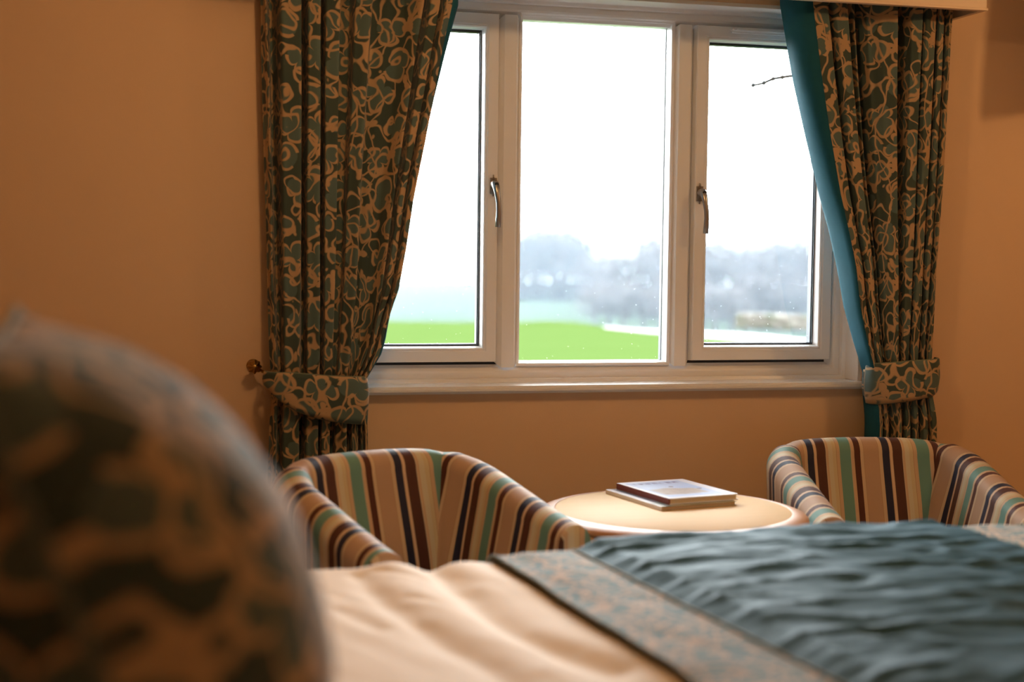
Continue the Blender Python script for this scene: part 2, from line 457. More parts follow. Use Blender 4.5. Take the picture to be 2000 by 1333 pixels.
# ------------------------------------------------------------------ pelmet
pel = empty('pelmet', (1.4, 0, 2.03))
tag(pel, 'cream painted box pelmet above the curtains and window', 'pelmet')
def pbox(n, x0, x1, y0, y1, z0, z1):
    o = box(n, x0 - 1.4, x1 - 1.4, y0, y1, z0 - 2.03, z1 - 2.03, M['pelmet'], pel, bevel=.002); return o
pbox('front_board', .20, 2.540, -.222, -.204, 2.031, 2.24)
pbox('end_board', 2.522, 2.540, -.204, 0, 2.031, 2.24)
pbox('end_board', .20, .218, -.204, 0, 2.031, 2.24)
pbox('top_board', .20, 2.540, -.222, 0, 2.24, 2.255)
pbox('edge_bead', .197, 2.543, -.2265, -.222, 2.031, 2.039)
tube('curtain_track', [(.24 - 1.4, -.10, .175), (2.5 - 1.4, -.10, .175)], .008, M['upvc'], pel)

# ------------------------------------------------------------------ curtains
def make_curtain(side, label):
    """folded fabric: ridge / valley columns followed from the heading through the tieback to the hem"""
    if side == 'left':
        top = [(511, .3), (519, .6), (531, 0), (550, .8), (586, .85), (592, 0), (601, .75), (624, .8), (629, 0), (635, .85), (660, .9), (668, .2), (689, .15), (695, .75), (722, .85), (731, .45), (760, .55), (785, .5), (822, .95), (829, .1), (838, .95), (853, .95), (858, .45), (866, .95), (879, .9)]
        tie = [(531, .3), (541, .6), (551, .15), (559, .8), (582, .85), (594, 0), (599, .8), (620, .9), (626, .2), (631, .85), (645, .9), (649, .3), (653, .35), (656, .8), (672, .95), (677, .45), (681, .5), (684, .55), (690, .9), (692, .4), (695, .9), (699, .9), (701, .5), (704, .9), (710, .85)]
        low = [(526, .3), (536, .6), (545, .1), (552, .8), (580, .85), (588, 0), (598, .8), (618, .9), (621, .2), (625, .85), (640, .9), (645, .3), (649, .35), (652, .8), (672, .95), (677, .3), (681, .5), (684, .85), (695, .9), (698, .3), (701, .9), (705, .9), (707, .5), (710, .9), (714, .85)]
        ease = [(0, 1), (.124, .886), (.37, .69), (.52, .557), (.66, .465), (.758, .39), (.823, .29), (.93, .17), (1, 0)]
        py0, pyt, pyl = 0, 728, 870
    else:
        top = [(1855, .6), (1850, .85), (1841, .9), (1838, .2), (1835, .85), (1825, .9), (1822, .2), (1818, .85), (1796, .95), (1792, .3), (1789, .9), (1771, .85), (1764, .05), (1746, .05), (1741, .9), (1716, .8), (1692, .6), (1684, .1), (1668, .5), (1656, .1), (1645, .85), (1620, .9), (1608, 0), (1603, .9), (1574, .95)]
        tie = [(1813, .5), (1810, .8), (1803, .85), (1799, .3), (1796, .85), (1788, .9), (1785, .2), (1782, .85), (1771, .95), (1767, .2), (1764, .9), (1755, .85), (1752, .1), (1749, .2), (1746, .9), (1739, .9), (1732, .8), (1729, .1), (1726, .7), (1723, .3), (1720, .85), (1713, .9), (1710, .1), (1707, .9), (1701, .95)]
        low = [(1822, .4), (1818, .8), (1808, .85), (1803, .2), (1799, .85), (1790, .9), (1786, .2), (1782, .85), (1773, .95), (1769, .2), (1765, .9), (1757, .85), (1753, .1), (1750, .2), (1747, .9), (1740, .9), (1735, .8), (1732, .1), (1729, .7), (1726, .3), (1723, .85), (1717, .9), (1714, .1), (1711, .9), (1706, .85)]
        ease = [(0, 1), (.196, .85), (.338, .725), (.507, .56), (.703, .325), (.818, .24), (.915, .12), (1, 0)]
        py0, pyt, pyl = 14, 706, 870
    Yp = -.095
    def xs(tab, py): return [at(px, py, Yp).x for px, d in tab]
    X0, X1, X2 = xs(top, py0), xs(tie, pyt), xs(low, pyl)
    ztop, ztie, zlow, zbot = 2.14, .895, .72, .03
    z0 = at(top[12][0], py0, Yp).z
    sub = 8
    def row(z):
        if z >= ztie:
            t = min(1, max(0, (z0 - z) / (z0 - ztie))); e = interp(ease, t)
            xx = [lerp(b, a, e) for a, b in zip(X0, X1)]; dd = [lerp(b[1], a[1], e) for a, b in zip(top, tie)]
            amp = lerp(.072, .125, min(1, e * 1.6)); yc = lerp(-.062, -.022, min(1, e * 1.6))
        else:
            t = min(1, (ztie - z) / (ztie - zlow)); t = t * t * (3 - 2 * t)
            q = max(0, (zlow - z) / zlow)
            xx = [lerp(a, b, t) for a, b in zip(X1, X2)]
            xm = sum(xx) / len(xx); xx = [xm + (x - xm) * (1 + .12 * q) for x in xx]
            dd = [lerp(a[1], b[1], t) for a, b in zip(tie, low)]
            amp = lerp(.072, .085, t); yc = -.060
        out = []
        for i in range(len(xx) - 1):
            for k in range(sub):
                s = k / sub; c = (1 - math.cos(PI * s)) / 2
                out.append((lerp(xx[i], xx[i+1], s), yc - amp * lerp(dd[i], dd[i+1], c)))
        out.append((xx[-1], yc - amp * dd[-1]))
        # soft irregularity
        return [(x + .003 * noise.noise(Vector((i * .13, z * 3, 1.7))), y + .006 * noise.noise(Vector((i * .09, z * 2.2, 5.1)))) for i, (x, y) in enumerate(out)]
    NZ = 90
    zs = [ztop + (zbot - ztop) * i / NZ for i in range(NZ + 1)]
    rows = [row(z) for z in zs]
    n = len(rows[0])
    # fabric length from the heading
    ref = row(1.75); U = [0]
    for a, b in zip(ref, ref[1:]): U.append(U[-1] + math.hypot(a[0]-b[0], a[1]-b[1]))
    xbase = min(X0)
    root = empty('curtain', ((.6 if side == 'left' else 2.35), -.09, .03))
    tag(root, label, 'curtain', 'patterned curtains at the window')
    off = Vector(root.location)
    V = [Vector((x, y, z)) - off for z, r in zip(zs, rows) for x, y in r]
    Fc = [(j*n+i, j*n+i+1, (j+1)*n+i+1, (j+1)*n+i) for j in range(NZ) for i in range(n-1)]
    me = mesh_from(V, Fc, uvs=lambda p, k, vi: (U[vi % n], zs[vi // n]))
    o = link('drape', me, M['curtain'], root)
    # lining: a sheet behind, turned forward at the leading edge
    V, Uv = [], []
    sgn = 1 if side == 'left' else -1
    for z, r in zip(zs, rows):
        lead = r[-1]; back = r[0]
        t = min(1, max(0, (z0 - z) / (z0 - ztie)))
        if side == 'left':
            ext = interp([(0, .026), (.12, .018), (.3, .004), (.8, .002), (.9, .012), (1, .006)], t)
        else:
            ext = interp([(0, .060), (.2, .050), (.4, .032), (.6, .013), (.8, .010), (1, .008)], t)
        if z < ztie: ext = .004 if side == 'left' else .012
        yb = lerp(-.014, -.045, max(0, min(1, (ztie + .35 - z) / .3)))
        xa = back[0] + sgn * .006
        seq = [(xa, yb), (lerp(xa, lead[0], .35), yb), (lerp(xa, lead[0], .7), yb), (lead[0], yb + .002), (lead[0] + sgn * ext * .7, yb - .006),
               (lead[0] + sgn * ext, yb - .022), (lead[0] + sgn * ext * .85, lead[1] * .8 + .2 * yb), (lead[0] + sgn * ext * .4, lead[1] * .97), (lead[0], lead[1] + .0005)]
        V += [Vector((x, y, z)) - off for x, y in seq]
    k = 9
    Fc = [(j*k+i, j*k+i+1, (j+1)*k+i+1, (j+1)*k+i) for j in range(NZ) for i in range(k-1)]
    me = mesh_from(V, Fc)
    lo = link('lining', me, M['lining'], root); lo['label'] = 'plain teal lining showing at the leading edge'
    return root, row

cl, rowl = make_curtain('left', 'left leaf-patterned teal and gold curtain, tied back over a brass knob')
cr_, rowr = make_curtain('right', 'right leaf-patterned teal and gold curtain showing a wide teal lining edge')

def tieback(side, label):
    rowf = rowl if side == 'left' else rowr
    if side == 'left':
        topz = [(0, at(514, 727, -.1).z), (.25, at(560, 729, -.14).z), (.6, at(640, 735, -.15).z), (1, at(712, 738, -.14).z)]
        botz = [(0, at(518, 752, -.1).z), (.12, at(538, 780, -.13).z), (.3, at(572, 803, -.14).z), (.55, at(625, 820, -.15).z), (1, at(710, 830, -.14).z)]
        x0, x1 = at(519, 730, -.10).x, at(714, 735, -.10).x
    else:
        topz = [(0, at(1697, 712, -.14).z), (.5, at(1755, 706, -.15).z), (1, at(1820, 701, -.12).z)]
        botz = [(0, at(1699, 790, -.14).z), (.5, at(1755, 783, -.15).z), (.85, at(1800, 773, -.14).z), (1, at(1824, 757, -.12).z)]
        x0, x1 = at(1696, 735, -.10).x, at(1826, 735, -.10).x
    root = empty('tieback', ((x0 + x1) / 2, -.1, .86)); off = Vector(root.location)
    tag(root, label, 'tieback', 'curtain tiebacks')
    xc, hx = (x0 + x1) / 2, (x1 - x0) / 2
    n, mrows = 72, 8
    yc, ry = -.095, .060
    V, uv = [], []
    tops, bots = [], []
    for j in range(mrows + 1):
        for i in range(n):
            a = 2 * PI * i / n
            ca, sa = math.cos(a), math.sin(a)
            # squarish ellipse, flatter at the front
            p = .62
            x = xc + hx * math.copysign(abs(ca) ** p, ca); y = yc - ry * math.copysign(abs(sa) ** .8, sa)
            f = (x - x0) / (x1 - x0)
            zt, zb = interp(topz, f), interp(botz, f)
            if sa < 0:   # behind: narrower
                mid = (zt + zb) / 2; zt, zb = lerp(zt, mid, .35), lerp(zb, mid, .35)
            s = j / mrows
            bul = .004 * math.sin(PI * s) + .002 * noise.noise(Vector((x * 18, s * 3, 3)))
            V.append(Vector((x + ca * bul, y - sa * bul, lerp(zt, zb, s))) - off)
            uv.append((x + (0 if sa > 0 else .5), lerp(zt, zb, s)))
            if j == 0: tops.append(V[-1].copy())
            if j == mrows: bots.append(V[-1].copy())
    Fc = [(j*n+i, j*n+(i+1) % n, (j+1)*n+(i+1) % n, (j+1)*n+i) for j in range(mrows) for i in range(n)]
    me = mesh_from(V, Fc, uvs=lambda p, k, vi: uv[vi])
    b = link('band', me, M['curtain'], root)
    sm = b.modifiers.new('solid', 'SOLIDIFY'); sm.thickness = .005; sm.offset = 1
    for pts in (tops, bots):
        tube('piping', pts + [pts[0]], .0035, M['curtain_cord'], root, n=6)
    # loop running back to the hook
    if side == 'left':
        hook = Vector((.333, -.050, .922)) - off
        tube('loop', [tops[n // 2 - 2] + Vector((0, 0, -.004)), hook + Vector((.010, -.006, -.004)), hook, hook + Vector((.006, .012, -.006)), tops[n // 2 + 8] + Vector((0, 0, -.006))], .0035, M['brass'], root, n=6)
    return root
M['curtain_cord'] = simple('fabric_cord', (.14, .16, .12), .8, var=.5, scale=90)
tieback('left', 'crescent-shaped tieback round the left curtain, hooked to a brass knob')
tieback('right', 'leaf-patterned tieback gathering the right curtain beside the window sill')

# brass knob on the wall
kp = at(497, 717, -.055)
kn = empty('curtain_holdback', (kp.x, 0, kp.z)); tag(kn, 'small ornate brass holdback on the wall left of the curtain', 'holdback')
def ylathe(name, prof, mat, parent, n=24, petals=0):
    V = []
    for r, y in prof:
        for k in range(n):
            a = 2 * PI * k / n
            rr = r * (1 + (.12 * math.cos(petals * a) if petals and r > .008 else 0))
            V.append((rr * math.cos(a), y, rr * math.sin(a)))
    Fc = [(i*n+k, i*n+(k+1) % n, (i+1)*n+(k+1) % n, (i+1)*n+k) for i in range(len(prof)-1) for k in range(n)]
    Fc += [tuple(range(n)), tuple((len(prof)-1)*n+k for k in range(n))]
    return link(name, mesh_from(V, Fc), mat, parent)
ylathe('wall_rose', [(.002, -.0005), (.019, -.0005), (.019, -.004), (.011, -.008), (.006, -.010)], M['brass'], kn)
ylathe('stem', [(.005, -.006), (.004, -.02), (.006, -.03), (.004, -.036), (.008, -.044)], M['brass'], kn)
ylathe('rosette', [(.006, -.040), (.016, -.043), (.0195, -.050), (.018, -.057), (.011, -.060), (.010, -.062), (.005, -.066), (.001, -.067)], M['brass'], kn, n=64, petals=8)

# ------------------------------------------------------------------ tub chairs
def make_chair(loc, rz, Wd, L, Hb, Hf, label, uoff):
    root = empty('tub_chair', loc, rz)
    tag(root, label, 'armchair', 'striped tub chairs beside the table')
    rc = .170                      # plan corner radius
    hw, hl = Wd / 2, L / 2
    path = []                      # (x, y, nx, ny, panel, f) outward normal
    ns = 30
    for i in range(ns + 1):        # left arm front -> back
        f = i / ns; path.append((-hw, lerp(-hl, hl - rc, f), -1, 0, 0))
    nc = 14
    for i in range(1, nc + 1):
        a = PI + -PI / 2 * i / nc
        path.append((-hw + rc + rc * math.cos(a), hl - rc + rc * math.sin(a), math.cos(a), math.sin(a), 0 if i <= nc // 2 else 1))
    nb = 26
    for i in range(1, nb + 1):
        path.append((lerp(-hw + rc, hw - rc, i / nb), hl, 0, 1, 1))
    for i in range(1, nc + 1):
        a = PI / 2 - PI / 2 * i / nc
        path.append((hw - rc + rc * math.cos(a), hl - rc + rc * math.sin(a), math.cos(a), math.sin(a), 1 if i <= nc // 2 else 2))
    for i in range(1, ns + 1):
        path.append((hw, lerp(hl - rc, -hl, i / ns), 1, 0, 2))
    # seam indices
    s1 = ns + nc // 2; s2 = ns + nc + nb + nc // 2
    def top_h(x, y):
        f = (hl - y) / L       # 0 at back, 1 at front
        f = max(0, (f - .14) / .86)
        e = f * .85 + .15 * (f * f * (3 - 2 * f))
        crown = .014 * (1 - (x / hw) ** 2) if f < .05 else 0
        return lerp(Hb, Hf, e) + crown
    th = .050
    prof = []                      # (offset outward from ridge, height rule)
    V, info = [], []
    NP = 0
    zseat = .30
    rows = []
    for idx, (x, y, nx, ny, pn) in enumerate(path):
        h = top_h(x, y)
        d1, d2 = abs(idx - s1), abs(idx - s2)
        crease = .012 * math.exp(-(min(d1, d2) / 1.3) ** 2)
        back = abs(ny)
        inn = lerp(.055, .105, back)        # inner face leans inwards towards the seat
        pr = []
        for k in range(9):       # inner face upwards
            t = k / 8
            zz = lerp(zseat, h - th, t)
            lean = inn * (1 - t) ** 1.15
            bulge = .010 * math.sin(PI * t)
            pr.append((-th - lean - bulge, zz))
        for k in range(1, 12):   # roll over the top
            a = PI - PI * k / 12
            pr.append((math.cos(a) * th, h - th + math.sin(a) * th * 1.0))
        for k in range(0, 9):    # outer face downwards
            t = k / 8
            pr.append((th - .02 * t, lerp(h - th, .13, t)))
        rw = []
        for j, (o_, zz) in enumerate(pr):
            oo = o_
            if crease and zz > zseat + .02:
                # pull towards the section centre
                oo = o_ - math.copysign(crease, o_ + .0001) * min(1, abs(o_) / th); zz = zz - crease * .6 * max(0, 1 - abs(o_) / th)
            rw.append((x + nx * oo, y + ny * oo, zz))
        rows.append(rw)
    m_ = len(rows[0]); V = [v for r in rows for v in r]
    Fc, pan = [], []
    for i in range(len(path) - 1):
        p = 0 if i < s1 else (1 if i < s2 else 2)
        for j in range(m_ - 1):
            Fc.append((i*m_+j, (i+1)*m_+j, (i+1)*m_+j+1, i*m_+j+1)); pan.append(p)
    def uvf(poly, k, vi):
        x, y, z = V[vi]; p = pan[poly.index]
        if p == 1: return ((x + hw - .0498) * .214 / .240 + .214 * .80 + uoff, z)
        if p == 2: return (.214 * .50 + (hl - y - .0498) * 1.06, z)
        return (.214 * .80 - (hl - y - .0498) * 1.06, z)
    me = mesh_from(V, Fc, uvs=uvf)
    link('shell', me, M['stripe'], root)
    # front panels of the arms
    for end, sgn in ((0, -1), (len(path) - 1, 1)):
        r = rows[end]; nmid = len(r)
        cx = sum(v[0] for v in r) / nmid; cz = sum(v[2] for v in r) / nmid
        V2 = [(v[0], v[1], v[2]) for v in r]
        V3 = [(lerp(cx, v[0], .90), v[1] - .012, lerp(cz, v[2], .975)) for v in r]
        VV = V2 + V3
        F2 = [(k, k+1, nmid+k+1, nmid+k) for k in range(nmid-1)] + [(nmid-1, 0, nmid, 2*nmid-1)]
        F2.append(tuple(nmid + k for k in range(nmid)))
        uc = (.85 if sgn < 0 else .345) * .214
        me = mesh_from(VV, F2, uvs=lambda p, k, vi: (uc + (VV[vi][0] - cx) * .6, VV[vi][2]))
        bm = bmesh.new(); bm.from_mesh(me); bmesh.ops.recalc_face_normals(bm, faces=bm.faces); bm.to_mesh(me); bm.free()
        link('arm_front', me, M['stripe'], root)
    # seat: base block and cushion
    si = hw - .075
    bm = bmesh.new(); add_box(bm, -hw + .01, hw - .01, -hl + .01, hl - .02, .13, .315)
    b = bm_obj('seat_base', bm, M['divan'], root, bevel=.01)
    nx_, ny_ = 20, 20
    V = []; 
    for sgn in (1, -1):
        for j in range(ny_ + 1):
            for i in range(nx_ + 1):
                a, bb = 2*i/nx_ - 1, 2*j/ny_ - 1
                ed = (max(0, 1 - abs(a) ** 6) * max(0, 1 - abs(bb) ** 6)) ** .35
                V.append((a * (si - .03), -.05 + bb * (hl - .10), .37 + sgn * .055 * ed))
    q = (nx_ + 1) * (ny_ + 1)
    Fc = [(j*(nx_+1)+i, j*(nx_+1)+i+1, (j+1)*(nx_+1)+i+1, (j+1)*(nx_+1)+i) for j in range(ny_) for i in range(nx_)]
    Fc += [tuple(q + t for t in f[::-1]) for f in Fc]
    me = mesh_from(V, Fc, uvs=lambda p, k, vi: (uoff + V[vi][0], V[vi][1]))
    bm = bmesh.new(); bm.from_mesh(me); bmesh.ops.remove_doubles(bm, verts=bm.verts, dist=.0001); bm.to_mesh(me); bm.free()
    link('seat_cushion', me, M['stripe'], root)
    for sx in (-1, 1):
        for sy in (-1, 1):
            V, Fc = tube_data([(sx * (hw - .03), sy * (hl - .06), .14), (sx * (hw - .025), sy * (hl - .055), 0)], [.024, .016], 12)
            link('leg', mesh_from(V, Fc), M['legwood'], root)
    return root
make_chair((.648, -.844, 0), R(24.3), .540, .511, .744, .619, 'striped velvet tub chair in front of the left curtain', 0)
make_chair((2.085, -.544, 0), R(-7.0), .572, .551, .705, .578, 'striped velvet tub chair right of the table, before the right curtain', 0)

# ------------------------------------------------------------------ round table
TX, TY, TZ, TR = 1.348, -.705, .600, .352
tb = empty('round_table', (TX, TY, 0)); tag(tb, 'round pale wood coffee table with a darker cherry rim', 'table')
lathe('table_top', [(.01, TZ - .020), (TR - .045, TZ - .020), (TR - .045, TZ - .001), (TR - .0465, TZ), (.01, TZ)], M['oak'], tb, 96)
n = 96
prof = [(TR - .0455, TZ - .026), (TR - .0455, TZ - .0005), (TR - .040, TZ), (TR - .022, TZ - .003), (TR - .008, TZ - .008), (TR - .001, TZ - .014), (TR, TZ - .020), (TR - .004, TZ - .026), (TR - .016, TZ - .030)]
V = [(r * math.cos(2*PI*k/n), r * math.sin(2*PI*k/n), z) for r, z in prof for k in range(n)]
q = len(prof)
Fc = [(i*n+k, i*n+(k+1) % n, ((i+1) % q)*n+(k+1) % n, ((i+1) % q)*n+k) for i in range(q) for k in range(n)]
me = mesh_from(V, Fc); bm = bmesh.new(); bm.from_mesh(me); bmesh.ops.recalc_face_normals(bm, faces=bm.faces); bm.to_mesh(me); bm.free()
link('table_rim', me, M['rim'], tb)
# four square posts, top cross rails, foot cross
for a in (R(20), R(110), R(200), R(290)):
    cx, cy = .115 * math.cos(a), .115 * math.sin(a)
    bm = bmesh.new(); add_box(bm, -.022, .022, -.022, .022, .03, TZ - .055)
    bmesh.ops.rotate(bm, verts=bm.verts, cent=(0, 0, 0), matrix=Matrix.Rotation(R(20), 3, 'Z')); bmesh.ops.translate(bm, verts=bm.verts, vec=(cx, cy, 0))
    bm_obj('leg', bm, M['legwood'], tb, bevel=.002)
for a in (R(20), R(110)):
    for nm, hl_, z0_, z1_ in (('top_rail', .25, TZ - .056, TZ - .027), ('foot_rail', .27, 0, .035)):
        bm = bmesh.new(); add_box(bm, -hl_, hl_, -.028, .028, z0_, z1_ - (.001 if a > 1 else 0))
        bmesh.ops.rotate(bm, verts=bm.verts, cent=(0, 0, 0), matrix=Matrix.Rotation(a, 3, 'Z'))
        bm_obj(nm, bm, M['legwood'], tb, bevel=.003)

# ------------------------------------------------------------------ books on the table
M['paper'] = simple('page_paper', (.72, .60, .44), .8, var=.15, scale=400)
M['white_card'] = simple('white_card_cover', (.72, .66, .66), .35, var=.05, scale=20)
M['red_cloth'] = simple('red_brown_spine', (.22, .05, .035), .45, var=.15, scale=40)
def cover_photo(name, kind):
    t = NT(name); uv = t.n('ShaderNodeUVMap').outputs[0]
    sp = t.n('ShaderNodeSeparateXYZ'); t.l(uv, sp.inputs[0]); u, v = sp.outputs[0], sp.outputs[1]
    def band(x, a, b, s=.02):
        r = t.n('ShaderNodeMapRange', interpolation_type='SMOOTHSTEP'); t.put(r.inputs[0], x); r.inputs[1].default_value = a - s; r.inputs[2].default_value = a + s
        q = t.n('ShaderNodeMapRange', interpolation_type='SMOOTHSTEP'); t.put(q.inputs[0], x); q.inputs[1].default_value = b - s; q.inputs[2].default_value = b + s
        return t.math('SUBTRACT', r.outputs[0], q.outputs[0])
    n = t.noise(uv, 14, 5, .7); n2 = t.noise(uv, 3, 2)
    if kind == 'beach':
        col = t.mix(n2, (.60, .76, 1.0), (.30, .48, .88))  # blue print, with the sky's reflection on the cover put into its colour
        wob = t.math('ADD', v, t.math('MULTIPLY', t.math('SUBTRACT', n2, .5), .25))
        peb = t.mix(n, (.20, .17, .17), (.62, .55, .48))
        col = t.mix(t.math('MULTIPLY', band(wob, .18, .50, .04), band(u, .10, .74, .06)), col, peb)
        # two small birds
        for cx, cy, s in ((.50, .60, .035), (.78, .42, .035)):
            d = t.math('ADD', t.math('POWER', t.math('ABSOLUTE', t.math('SUBTRACT', u, cx)), 2), t.math('MULTIPLY', t.math('POWER', t.math('ABSOLUTE', t.math('SUBTRACT', v, cy)), 2), 2.2))
            col = t.mix(t.math('LESS_THAN', d, s * s), col, (.12, .06, .12))
        # title strip of small dark marks along the top, white margins tinted blue for reflected sky
        mk = t.math('GREATER_THAN', t.noise(t.vm('MULTIPLY', uv, (60, 9, 0)), 1, 1), .50)
        col = t.mix(t.math('MULTIPLY', t.math('MULTIPLY', band(v, .80, .88, .005), band(u, .12, .78, .01)), mk), col, (.12, .12, .38))
        fr = t.math('MULTIPLY', band(v, .06, .93, .01), band(u, .05, .86, .01))
        col = t.mix(fr, (.84, .88, 1.0), col)
    else:
        col = t.mix(n, (.45, .42, .42), (.62, .60, .66))
        col = t.mix(band(u, .06, .12, .01), col, (.08, .08, .12))
        col = t.mix(t.math('MULTIPLY', band(v, -.1, .22, .04), n2), col, (.16, .24, .10))
    t.set(col, .34, coat=.5)
    return t.m
M['beach_cover'] = cover_photo('beach_photo_cover', 'beach'); M['grey_cover'] = cover_photo('grey_green_cover', 'grey')
def book(name, label, cx, cy, z, w, d, h, rz, cover, spine, soft=False, group=None):
    """spine along local -x side, w across, d along the spine"""
    r = empty(name, (cx, cy, z), rz); tag(r, label, 'book', group)
    ct = .0012 if soft else .0028
    box('pages', -w/2 + .002, w/2 - .004, -d/2 + .003, d/2 - .003, ct, h - ct, M['paper'], r)
    for nm, z0_, z1_ in (('back_cover', 0, ct), ('front_cover', h - ct, h)):
        V = [(-w/2, -d/2, z0_), (w/2, -d/2, z0_), (w/2, d/2, z0_), (-w/2, d/2, z0_), (-w/2, -d/2, z1_), (w/2, -d/2, z1_), (w/2, d/2, z1_), (-w/2, d/2, z1_)]
        Fc = [(0,3,2,1),(4,5,6,7),(0,1,5,4),(1,2,6,5),(2,3,7,6),(3,0,4,7)]
        me = mesh_from(V, Fc, uvs=lambda p, k, vi: ((V[vi][0] + w/2) / w, (V[vi][1] + d/2) / d), smooth=False)
        link(nm, me, cover, r)
    box('spine', -w/2 - .0015, -w/2 + .003, -d/2, d/2, 0.0002, h - .0002, spine, r, bevel=.0008)
    return r
# corners from the photograph, on the table plane
A_ = atz(1178, 962, TZ); B_ = atz(1286, 996, TZ); C_ = atz(1446, 990, TZ)
ang = math.atan2((B_ - A_).y, (B_ - A_).x)            # spine direction seen from back to front
sd = (B_ - A_).length; sw = (C_ - B_).length
cen = (A_ + C_) / 2
rzb = ang + PI / 2                                     # local -y along A->B
G = 'books stacked on the round table'
book('booklet', 'white-spined book at the bottom of the stack on the table', cen.x, cen.y, TZ, sw, sd, .011, rzb, M['grey_cover'], M['white_card'], True, G)
A2 = atz(1201, 953, TZ + .013); B2 = atz(1303, 984, TZ + .013); C2 = atz(1446, 977, TZ + .013)
ang2 = math.atan2((B2 - A2).y, (B2 - A2).x); c2 = (A2 + C2) / 2
book('hardback_book', 'red-brown spined book with a beach photograph cover, lying on the booklet', c2.x, c2.y, TZ + .0112, (C2 - B2).length, (B2 - A2).length, .0165, ang2 + PI / 2, M['beach_cover'], M['red_cloth'], False, G)
# ------------------------------------------------------------------ bed
BX0, BX1, BY0, BY1 = -.42, 2.02, -3.30, -1.475     # far long side is BY1
ZB = .655
bed = empty('bed', (.8, -2.39, 0)); tag(bed, 'double bed standing in front of the chairs', 'bed')
def bl(x, y, z=0): return (x - .8, y + 2.39, z)
def bbox(n, x0, x1, y0, y1, z0, z1, mat, bev=.02):
    o = box(n, x0 - .8, x1 - .8, y0 + 2.39, y1 + 2.39, z0, z1, mat, bed, bevel=bev, seg=3); return o
bbox('mattress', BX0 + .05, BX1 - .05, BY0 + .05, BY1 - .06, .37, .60, M['mattress'], .04)
bbox('divan_base', BX0 + .06, BX1 - .06, BY0 + .06, BY1 - .07, .08, .368, M['divan'], .01)
bbox('headboard', BX0 - .06, BX0 + .045, BY0, BY1, .20, 1.02, M['divan'], .02)
for x in (BX0 + .15, BX1 - .15):
    for y in (BY0 + .15, BY1 - .15):
        V, Fc = tube_data([bl(x, y, .085), bl(x, y, 0)], [.025, .02], 12); link('leg', mesh_from(V, Fc), M['black'], bed)

def seg_dist(px, py, pl):
    best = 9
    for (ax, ay), (bx, by) in zip(pl, pl[1:]):
        dx, dy = bx - ax, by - ay; t = max(0, min(1, ((px-ax)*dx + (py-ay)*dy) / (dx*dx+dy*dy)))
        best = min(best, math.hypot(px - ax - t*dx, py - ay - t*dy))
    return best
def wl(*pts): return [tuple(atz(x, y, ZB).xy) for x, y in pts]
VALS = [(wl((832, 1108), (870, 1130), (925, 1180), (1000, 1235), (1120, 1285), (1200, 1310)), .030, .014),
        (wl((700, 1130), (760, 1190), (860, 1262), (960, 1320), (1010, 1360)), .022, .008),
        (wl((740, 1125), (830, 1142)), .012, .005), (wl((800, 1180), (880, 1195)), .012, .005),
        (wl((670, 1200), (740, 1240)), .02, .006)]
RIDG = [(wl((760, 1110), (820, 1170), (930, 1240), (1060, 1320)), .05, .010), (wl((900, 1110), (1010, 1160), (1130, 1250), (1300, 1330)), .05, .006)]
def hbed(x, y):
    z = ZB + .012 * noise.noise(Vector((x * 1.7, y * 1.2, 0))) + .004 * noise.noise(Vector((x * 7, y * 3.5, 4)))
    z += .0022 * noise.noise(Vector((x * 22 + y * 8, y * 9, 8)))
    for pl, w, d in VALS: z -= d * math.exp(-(seg_dist(x, y, pl) / w) ** 2)
    for pl, w, d in RIDG: z += d * math.exp(-(seg_dist(x, y, pl) / w) ** 2)
    # billow above the long side, with the dip between two billows
    z += .009 * math.sin((x - .05) * 6.5) * max(0, min(1, (1.0 - x) / .3)) + .006
    z += .018 * math.exp(-(max(0, 1.15 - x) / .32) ** 2)
    return z
RE = .075
def sheet(x, q, off=0.0, drop=.42, extra=0.0):
    """q: distance from the far edge over the top (negative = on top, positive = over the side)"""
    yq = BY1 - RE
    if q < 0:
        y = yq + q; return Vector((x, y, hbed(x, y) + off + extra))
    z0 = hbed(x, yq) + extra
    arc = RE * PI / 2
    if q < arc:
        a = q / RE; return Vector((x, yq + (RE + off) * math.sin(a), z0 - RE + (RE + off) * math.cos(a)))
    d = q - arc
    wv = .010 * math.sin(x * 23 + 1.3) * min(1, d / .15)
    return Vector((x, yq + RE + off + wv, z0 - RE - d))
def cloth(name, xf, q0, q1, nx, nq, off, mat, parent, label=None, hf=None, rootloc=(0, 0, 0), uvs=True):
    V, uv = [], []
    for j in range(nq + 1):
        q = lerp(q0, q1, j / nq)
        for i in range(nx + 1):
            y = BY1 - RE + min(q, RE)
            x = xf(i / nx, y)
            e = hf(x, y, i / nx) if hf else 0
            V.append(sheet(x, q, off, extra=e) - Vector(rootloc)); uv.append((x, q))
    Fc = [(j*(nx+1)+i, (j+1)*(nx+1)+i, (j+1)*(nx+1)+i+1, j*(nx+1)+i+1) for j in range(nq) for i in range(nx)]
    Fc = [f[::-1] for f in Fc]
    me = mesh_from(V, Fc, uvs=lambda p, k, vi: uv[vi])
    o = link(name, me, mat, parent)
    if label: o['label'] = label
    return o
def cream():
    t = NT('cream_cotton'); c = t.coord()
    t.set(t.mix(t.noise(c, 5, 2), (.88, .76, .62), (.92, .81, .68)), .8, sheen=0)
    t.bump(t.noise(c, 30, 3), .35, .004); return t.m
M['cream'] = cream()
qn = BY0 + .03 - (BY1 - RE)
dv = cloth('duvet', lambda s, y: lerp(BX0 + .02, BX1 - .02, s), qn, .42, 220, 200, 0, M['cream'], None)
tag(dv, 'cream duvet with soft wrinkles spread over the bed', 'duvet')
dv['kind'] = 'thing'
sm = dv.modifiers.new('solid', 'SOLIDIFY'); sm.thickness = .03; sm.offset = -1
